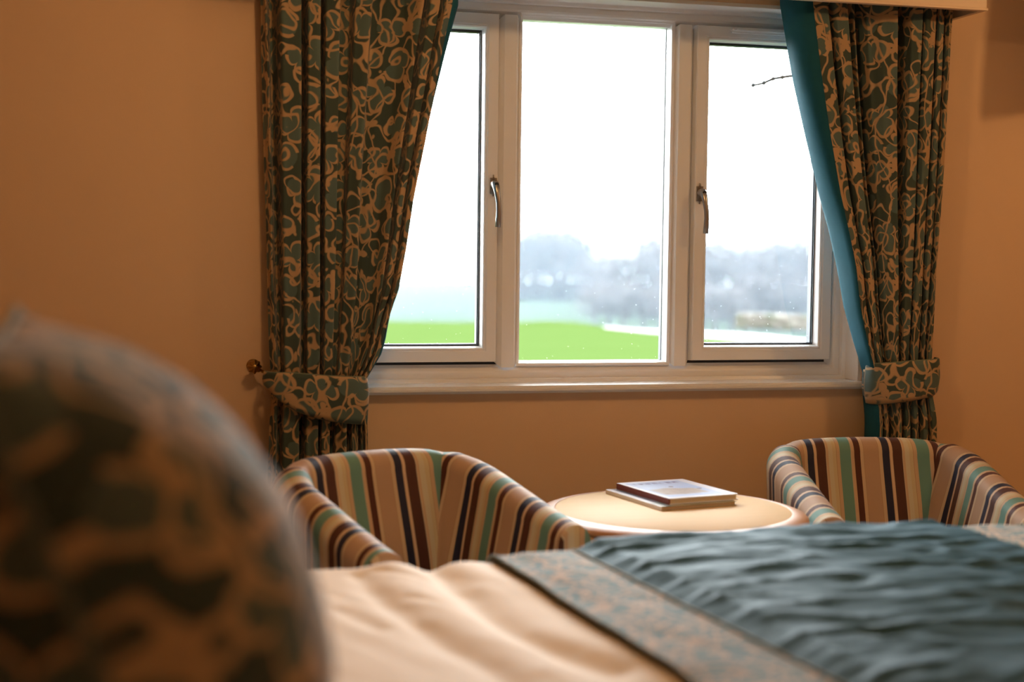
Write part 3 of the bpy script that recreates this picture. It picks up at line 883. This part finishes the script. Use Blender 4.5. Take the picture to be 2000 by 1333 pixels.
# runner
def xrun(base):
    return lambda s, y: None
SK = -.085       # skew: the runner lies slightly askew
def rx(u, y): return u + SK * (y + 1.5) + .004 * noise.noise(Vector((y * 6, u, 2)))
def quilt_h(x, y, s):
    edge = min(1, min(s, 1 - s) / .06)
    p = Vector((x * 3.6 + y * 1.2, y * 13, 1))
    p2 = Vector((x * 9 + 2 * noise.noise(Vector((x * 3, y * 3, 0))), y * 26, 6))
    r = 1 - abs(noise.noise(p)) * 2
    return edge * (.016 + .008 * r * r + .006 * noise.noise(p2))
def teal():
    t = NT('teal_quilted_satin'); c = t.coord()
    mp = t.n('ShaderNodeMapping'); t.l(c, mp.inputs[0]); mp.inputs['Scale'].default_value = (5, 16, 5); mp.inputs['Rotation'].default_value = (0, 0, .12)
    nn = t.noise(mp.outputs[0], 1.6, 4, .55)
    t.set(t.mix(nn, (.020, .072, .105), (.026, .090, .130)), .65, spec=.15, sheen=0)
    t.bump(nn, .45, .010); return t.m
M['teal'] = teal()
rn = empty('bed_runner', (1.25, -2.3, ZB)); tag(rn, 'rumpled teal bed runner with leaf-patterned borders lying across the duvet', 'bed runner')
rl = tuple(rn.location)
cloth('quilted_centre', lambda s, y: rx(lerp(.818, 1.655, s), y), qn, .30, 200, 260, .010, M['teal'], rn, 'rumpled plain teal centre', quilt_h, rl)
cloth('border', lambda s, y: rx(lerp(.658, .820, s), y), qn, .30, 20, 150, .014, M['border'], rn, 'leaf-patterned border next to the cream duvet', lambda x, y, s: .006 * math.sin(PI * s), rl)
cloth('border', lambda s, y: rx(lerp(1.652, 1.815, s), y), qn, .30, 20, 150, .014, M['border'], rn, 'leaf-patterned border towards the bed foot', lambda x, y, s: .006 * math.sin(PI * s), rl)
for u in (.658, .820, 1.652, 1.815):
    pts = [sheet(rx(u, BY1 - RE + min(q, RE)), q, .015) - Vector(rl) for q in [qn + (.30 - qn) * k / 90 for k in range(91)]]
    tube('piping', pts, .0035, M['curtain_cord'], rn, n=6)

# ------------------------------------------------------------------ cushions at the bed head
def make_cushion(name, label, loc, tilt, half, thick, mat, rz=0.0):
    root = empty(name, loc); root.rotation_euler = (0, -tilt, rz)
    tag(root, label, 'cushion')
    n = 44; V = []; uv = []
    def P(a, b, sg):
        # a along y, b along z; outline pinched to pointed corners
        ya = half * a * (1 - .07 * (1 - abs(b)) ** 0 * (1 - b * b) * 0 - .06 * (1 - b * b) * a * a)
        zb = half * b * (1 - .06 * (1 - a * a) * b * b)
        tk = thick * (max(0, 1 - a * a) ** .62) * (max(0, 1 - b * b) ** .62)
        wr = .006 * noise.noise(Vector((a * 4, b * 4, 3 * sg))) * min(1, tk * 20)
        return Vector((sg * tk + wr, ya, zb))
    for sg in (1, -1):
        for j in range(n + 1):
            for i in range(n + 1):
                a = math.sin((2*i/n - 1) * PI / 2); b = math.sin((2*j/n - 1) * PI / 2)
                V.append(P(a, b, sg)); uv.append((a * half + .07, b * half + sg * .3))
    q = (n + 1) ** 2
    Fc = [(j*(n+1)+i, j*(n+1)+i+1, (j+1)*(n+1)+i+1, (j+1)*(n+1)+i) for j in range(n) for i in range(n)]
    Fc += [tuple(q + t for t in f[::-1]) for f in Fc]
    link('cover', mesh_from(V, Fc, uvs=lambda p, k, vi: uv[vi]), mat, root)
    edge = []
    for k in range(121):
        s = k / 120 * 4; e = int(s) % 4; f = (s - int(s)) * 2 - 1
        if k == 120: e, f = 0, -1
        a, b = ((f, -1), (1, f), (-f, 1), (-1, -f))[e]
        edge.append(P(a, b, 1))
    tube('piping', edge, .0055, M['curtain_cord'], root, n=8)
    return root
cc = make_cushion('bed_cushion', 'large leaf-patterned cushion standing at the bed head, nearest the camera', (-.020, -2.93, .940), R(22), .272, .172, M['cushion'])

# ------------------------------------------------------------------ TV-shaped panel out of view, added to cast the shadow on the wall
tvr = empty('added_tv_panel', (3.245, -.314, 2.165)); tvr.rotation_euler = (R(20), 0, R(25))
tag(tvr, 'unseen black TV-shaped panel added to shade the wall beyond the right curtain', 'added_tv_panel')
box('screen', -.44, .44, -.02, .02, -.27, .27, M['black'], tvr, bevel=.008, seg=3)
box('bezel', -.43, .43, -.0215, -.0202, -.26, .26, M['dark'], tvr)
tube('wall_arm', [(0, .02, 0), (0, .12, .02), (.02, .30, .03)], .02, M['black'], tvr)

# ------------------------------------------------------------------ outdoors
GZ = -.30
def grassm():
    t = NT('lawn_grass'); c = t.coord()
    a = t.noise(c, .6, 4); b = t.noise(c, 8, 4, .7)
    col = t.mix(a, (.0205, .0325, .0095), (.0250, .0385, .0120)); col = t.mix(t.math('MULTIPLY', b, .4), col, (0.0161, 0.031, 0.005))
    t.set(col, 1.0, spec=0); t.bump(b, .5, .03); return t.m
M['grass'] = grassm()
def fieldm():
    t = NT('far_pasture'); c = t.coord()
    a = t.noise(c, .02, 3)
    t.set(t.mix(a, (.0115, .0205, .0125), (.024, .030, .020)), 1.0, spec=0); return t.m
M['field'] = fieldm()
M['kerb'] = simple('pale_concrete', (0.0868, 0.0868, 0.0849), .8, var=.08, scale=3)
M['bark'] = simple('tree_bark', (0.0186, 0.0149, 0.0136), .95, var=.3, scale=3)
M['twig'] = simple('twigs', (0.0217, 0.0174, 0.0174), .95, var=.3, scale=.5)
M['house_wall'] = simple('outer_render', (.6, .57, .5), .9)
# lawn: near sheet whose far edge follows the photograph
edge_px = [(560, 628), (760, 628), (930, 630), (1012, 629), (1060, 627), (1120, 629), (1180, 638), (1240, 645), (1300, 651), (1370, 657), (1440, 662), (1500, 667), (1560, 673), (1640, 684), (1800, 705), (2000, 730)]
edge = [atz(x, y, GZ) for x, y in edge_px]
V, Fc = [], []
ne = len(edge); NJ = 24
for j in range(NJ + 1):
    for i, e in enumerate(edge):
        b = Vector((-25 + 60 * i / (ne - 1), .32, GZ)); f = j / NJ
        p = b.lerp(e, f); 
        V.append((p.x, p.y, GZ))
Fc = [(j*ne+i, j*ne+i+1, (j+1)*ne+i+1, (j+1)*ne+i) for j in range(NJ) for i in range(ne-1)]
# roll the far edge down
for i, e in enumerate(edge):
    d = (e - Vector((CAMP.x, CAMP.y, GZ))).normalized(); V.append(tuple(e + d * 6 + Vector((0, 0, -.9))))
    
k0 = NJ * ne; k1 = (NJ + 1) * ne
Fc += [(k0+i, k0+i+1, k1+i+1, k1+i) for i in range(ne-1)]
struct(link('lawn', mesh_from(V, Fc), M['grass']))
# pale path / kerb beyond the right part of the lawn
kpx = [(1180, 637.5, 639), (1240, 643, 645.5), (1300, 646, 651), (1370, 648, 657), (1440, 651, 662), (1500, 655.5, 667), (1560, 662, 673), (1640, 671, 684), (1800, 690, 705)]
bm = bmesh.new(); la = None
for x, y0_, y1_ in kpx:
    a = atz(x, y0_, GZ + .03); b = atz(x, y1_, GZ + .03)
    ring = [bm.verts.new(b), bm.verts.new(a), bm.verts.new(a - Vector((0, 0, .15))), bm.verts.new(b - Vector((0, 0, .15)))]
    if la:
        for k in range(4): bm.faces.new((la[k], la[(k+1) % 4], ring[(k+1) % 4], ring[k]))
    la = ring
o = bm_obj('garden_path', bm, M['kerb']); struct(o); o['label'] = 'pale path curving along the lawn edge'
# distant land
def land(x, y):
    d = math.hypot(x, y + 4.2); ang = math.degrees(math.atan2(x, y + 4.2))
    z = interp([(0, -1.4), (18, -1.4), (30, -2.2), (60, -6.5), (110, -8.8), (160, -8.4), (200, -7.2), (250, -5.6), (300, -3.9), (340, -5), (700, -25)], d)
    z += interp([(-30, 1.5), (2, .5), (6, 0), (40, 0)], ang) * interp([(100, 0), (300, 1), (700, 1)], d)
    return z + .5 * noise.noise(Vector((x * .01, y * .01, 0)))
V = []; na, nr = 60, 50
rs = [6 + (560 - 6) * (j / nr) ** 1.5 for j in range(nr + 1)]
for r_ in rs:
    for i in range(na + 1):
        a = R(-40 + 100 * i / na); x, y = r_ * math.sin(a), -4.2 + r_ * math.cos(a); V.append((x, y, land(x, y)))
Fc = [(j*(na+1)+i, j*(na+1)+i+1, (j+1)*(na+1)+i+1, (j+1)*(na+1)+i) for j in range(nr) for i in range(na)]
struct(link('far_field', mesh_from(V, Fc), M['field']))

# woodland: bare winter trees
def tree_mesh(seed, h):
    rnd = random.Random(seed); parts = []; tips = []
    tr = [(0, 0, -.5), (rnd.uniform(-.2, .2), rnd.uniform(-.2, .2), h * .25), (rnd.uniform(-.4, .4), rnd.uniform(-.4, .4), h * .55), (rnd.uniform(-.5, .5), rnd.uniform(-.5, .5), h * .85)]
    trunk = tube_data(tr, [h * .030, h * .022, h * .015, h * .005], 6)
    for k in range(26):
        f = rnd.uniform(.22, .8); a = rnd.uniform(0, 2 * PI)
        base = Vector((0, 0, h * f)); L = h * rnd.uniform(.22, .36) * (1.15 - f * .6)
        d = Vector((math.cos(a), math.sin(a), rnd.uniform(.35, 1.0))).normalized()
        mid = base + d * L * .5; end = base + d * L + Vector((0, 0, L * .25))
        parts.append(tube_data([base, mid, end], [h * .009, h * .006, h * .002], 4, cap=False)); tips += [mid, end, (mid + end) / 2]
    V, Fc = join_data(parts)
    bv, bf = V, Fc
    TV, TF = [], []
    for k in range(2600):
        p = Vector(rnd.choice(tips)) + Vector([rnd.gauss(0, h * .055) for _ in range(3)])
        d = Vector([rnd.gauss(0, 1) for _ in range(3)]); d.z = abs(d.z) * .7; d.normalize(); L = h * rnd.uniform(.03, .085)
        s = d.cross(Vector([rnd.gauss(0, 1) for _ in range(3)])).normalized() * h * rnd.uniform(.0016, .0036)
        o = len(TV); TV += [p - s, p + s, p + d * L]; TF.append((o, o + 1, o + 2))
    return mesh_from(*trunk), mesh_from(bv, bf), mesh_from(TV, TF, smooth=False)
protos = [tree_mesh(100 + k, 13) for k in range(4)]
for a, b, c in protos:
    a.materials.append(M['bark']); b.materials.append(M['bark']); c.materials.append(M['twig'])
def tree(x, y, s, k, label, group, sz=1.0):
    z = land(x, y)
    r = empty('bare_tree', (x, y, z - .2), random.uniform(0, 6)); r.scale = (s, s, s * sz)
    tag(r, label, 'tree', group)
    t_, b_, c_ = protos[k % 4]
    for nm, me, st in (('trunk', t_, 0), ('branches', b_, 1), ('twigs', c_, 1)):
        o = bpy.data.objects.new(nm, me); COL.objects.link(o); o.parent = r
        if st: o['kind'] = 'stuff'
def plant(px, ptop, dist, k, label, group, wide=1.0):
    d = ray(px, 500); d.z = 0; d.normalize(); p = CAMP + d * dist
    z = land(p.x, p.y) - .2; ptop -= 14
    rr_ = ray(px, ptop); zt = CAMP.z + rr_.z / math.hypot(rr_.x, rr_.y) * dist
    h = max(4, zt - z); s = h / 13.6
    tree(p.x, p.y, s * wide, k, label, group, 1 / wide)
rnd = random.Random(3)
sky = [(1000, 460), (1020, 447), (1060, 436), (1100, 440), (1130, 450), (1160, 490), (1180, 500), (1205, 475), (1240, 458), (1270, 448), (1300, 452), (1360, 455), (1400, 448), (1430, 455), (1455, 470), (1480, 455), (1520, 450), (1570, 455), (1620, 452), (1700, 450), (1800, 455), (1900, 450)]
k = 0
LW = 'bare hazy tree in the nearer woodland at the right of the middle pane'; GW = 'woodland trees at the right of the middle pane'
for px in range(1015, 1150, 13):
    for dd in (248, 262): 
        plant(px + rnd.uniform(-5, 5), interp(sky, px) + rnd.uniform(-3, 8), dd + rnd.uniform(-8, 8), k, 'bare hazy tree in the far clump seen through the left of the middle pane', 'far clump of trees in the middle pane', 1.15); k += 1
for row_, dd in enumerate((235, 210)):
    for px in range(1160 if row_ == 0 else 1172, 1960, 21 if row_ == 0 else 26):
        plant(px + rnd.uniform(-7, 7), interp(sky, px) + rnd.uniform(-2, 8) + row_ * 14, dd + rnd.uniform(-10, 10), k, LW if px < 1345 else 'bare hazy tree in the woodland seen through the right-hand pane', GW if px < 1345 else 'woodland trees in the right-hand pane', 1.25); k += 1
for px in range(1165, 1960, 30):   # undergrowth row nearer
    plant(px + rnd.uniform(-7, 7), 560 + rnd.uniform(-25, 15), 185 + rnd.uniform(-6, 6), k, 'low bare thicket tree at the foot of the hazy woodland', 'thicket trees at the woodland edge', 1.7); k += 1
for px in range(1000, 1165, 16):   # scrub under the far clump
    plant(px + rnd.uniform(-5, 5), 545 + rnd.uniform(-12, 12), 242 + rnd.uniform(-3, 3), k, 'low bare scrub tree under the far clump', 'scrub trees under the far clump', 1.9); k += 1
plant(917, 492, 285, 1, 'lone faint bare tree on the distant hill, seen in the left pane', None, 1.0)
plant(1172, 478, 262, 2, 'thin bare tree in the gap of the woodland skyline', None, .9)

# stone wall, stones one by one
M['stone'] = simple('wall_stone', (.046, .040, .033), .95, var=.25, scale=1.5)
M['stone_pale'] = simple('pale_wall_stone', (.07, .063, .053), .95, var=.2, scale=1.5)
M['stone_green'] = simple('mossy_wall_stone', (.034, .040, .022), .95, var=.2, scale=1.5)
SWY = 34.0
sl = at(1442, 660, SWY); sr = at(1700, 668, SWY - 3)
ztop = at(1442, 612, SWY).z; zbot_ = GZ - .35
sw_ = empty('dry_stone_wall', ((sl.x + sr.x) / 2, SWY, zbot_)); tag(sw_, 'low grey dry-stone wall end beyond the pale path', 'wall')
def stone_mesh(seed):
    rnd = random.Random(seed); bm = bmesh.new(); add_box(bm, -.5, .5, -.5, .5, -.5, .5)
    for v in bm.verts: v.co += Vector([rnd.uniform(-.07, .07) for _ in range(3)])
    bmesh.ops.bevel(bm, geom=list(bm.edges), offset=.08, segments=1, affect='EDGES')
    me = bpy.data.meshes.new('stone'); bm.to_mesh(me); bm.free(); return me
sms = []
for k in range(6):
    me = stone_mesh(k); me.materials.append((M['stone'], M['stone_pale'], M['stone_green'])[k % 3]); sms.append(me)
L_ = (sr - sl).length; H_ = ztop - zbot_; courses = 7
dirw = (Vector((sr.x, sr.y, 0)) - Vector((sl.x, sl.y, 0))).normalized(); aw = math.atan2(dirw.y, dirw.x)
for c in range(courses):
    x = -rnd.uniform(0, .05); hh = H_ / courses
    while x < L_:
        w_ = rnd.uniform(.16, .34)
        o = bpy.data.objects.new('stone', sms[rnd.randrange(6)]); COL.objects.link(o); o.parent = sw_
        p = Vector((sl.x, sl.y, 0)) + dirw * (x + w_ / 2)
        o.location = (p.x - sw_.location.x, p.y - SWY + rnd.uniform(-.03, .03), hh * (c + .5)); o.scale = (w_ * 1.0, .45, hh * 1.02); o.rotation_euler = (0, rnd.uniform(-.03, .03), aw)
        x += w_ + .005
box('hearting', -.5, .5, -.5, .5, -.5, .5, M['stone'], sw_).scale = (L_ * .98, .34, H_ * .96)
hk = [o for o in sw_.children if o.name.startswith('hearting')][0]
hk.location = ((sl.x + sr.x) / 2 - sw_.location.x, (sl.y + sr.y) / 2 - SWY, H_ * .48); hk.rotation_euler = (0, 0, aw)

M['drop'] = NT('rain_drop').set((1, 1, 1), .05); M['drop'].node_tree.nodes['Principled BSDF'].inputs['Transmission Weight'].default_value = 1; M['drop'].node_tree.nodes['Principled BSDF'].inputs['IOR'].default_value = 1.33
rd = random.Random(11)
sashes = [o for o in win.children if o.name.startswith('sash')]
for (x0, x1, z0, z1, yy, par) in ((1.15, 1.63, .93, 1.99, .1560, win), (.63, 1.01, .98, 1.94, .1427, sashes[0]), (1.765, 2.15, .98, 1.94, .1427, sashes[1])):
    bm = bmesh.new()
    for k in range(90):
        rr2 = rd.uniform(.0004, .0009); x = rd.uniform(x0, x1); z = z0 + (z1 - z0) * rd.random() ** 1.3
        bmesh.ops.create_icosphere(bm, subdivisions=1, radius=1, matrix=Matrix.Translation((x, yy, z)) @ Matrix.Diagonal((rr2, rr2 * .45, rr2 * rd.uniform(1, 1.5), 1)))
    o = bm_obj('raindrops', bm, M['drop'], par, smooth=True); o['kind'] = 'stuff'

# thin twig hanging into view outside the right pane, from a small tree at the side of the house
def at_far(px, py, y=.36): return at(px, py, y)
br = empty('bare_branch', (3.6, 1.15, GZ)); tag(br, 'thin bare twig hanging outside the right-hand pane', 'branch')
ob = Vector(br.location)
t1 = [at_far(*p) for p in ((1471, 166.5), (1481, 165), (1492, 162), (1501, 158), (1510, 154), (1519, 152.5), (1528, 151), (1540, 149), (1552, 148), (1566, 149))] + [Vector((2.55, .55, 2.02)), Vector((3.1, .9, 2.15)), Vector((3.6, 1.15, 2.1))]
tube('twig', [p - ob for p in t1], [.0034, .0038, .0042, .0044, .0046, .0048, .0050, .0052, .0054, .0056, .006, .01, .018], M['bark'], br, n=6)
t2 = [at_far(*p) for p in ((1549, 97), (1551, 106), (1553, 111), (1557, 118))] + [Vector((2.38, .45, 1.98)), Vector((2.55, .55, 2.02))]
tube('twig', [p - ob for p in t2], [.0034, .004, .0044, .0046, .004, .006], M['bark'], br, n=6)
for p in (t1[2], t1[4], t1[6], t1[8], t1[0], t2[1]):
    bm = bmesh.new(); bmesh.ops.create_uvsphere(bm, u_segments=6, v_segments=5, radius=.0072, matrix=Matrix.Translation(p - ob)); bm_obj('bud', bm, M['bark'], br, smooth=True)
tube('trunk', [Vector((.1, .1, 0)), Vector((.05, .05, 1.2)), Vector((0, 0, 2.4)), Vector((.05, .0, 3.2))], [.06, .05, .03, .01], M['bark'], br, n=10)

# mist: a real volume over the land beyond the lawn
bm = bmesh.new(); add_box(bm, -120, 330, 60, 300, -14, 18)
mt = bpy.data.materials.new('mist'); mt.use_nodes = True
for nd in list(mt.node_tree.nodes):
    if nd.type != 'OUTPUT_MATERIAL': mt.node_tree.nodes.remove(nd)
vs = mt.node_tree.nodes.new('ShaderNodeVolumeScatter'); vs.inputs['Color'].default_value = (.66, .82, 1.0, 1); vs.inputs['Density'].default_value = .00036
vs.inputs['Anisotropy'].default_value = 0.0
mt.node_tree.links.new(vs.outputs[0], mt.node_tree.nodes['Material Output'].inputs['Volume'])
o = bm_obj('mist', bm, mt); o['kind'] = 'stuff'; o['label'] = 'pale mist over the valley and woodland'
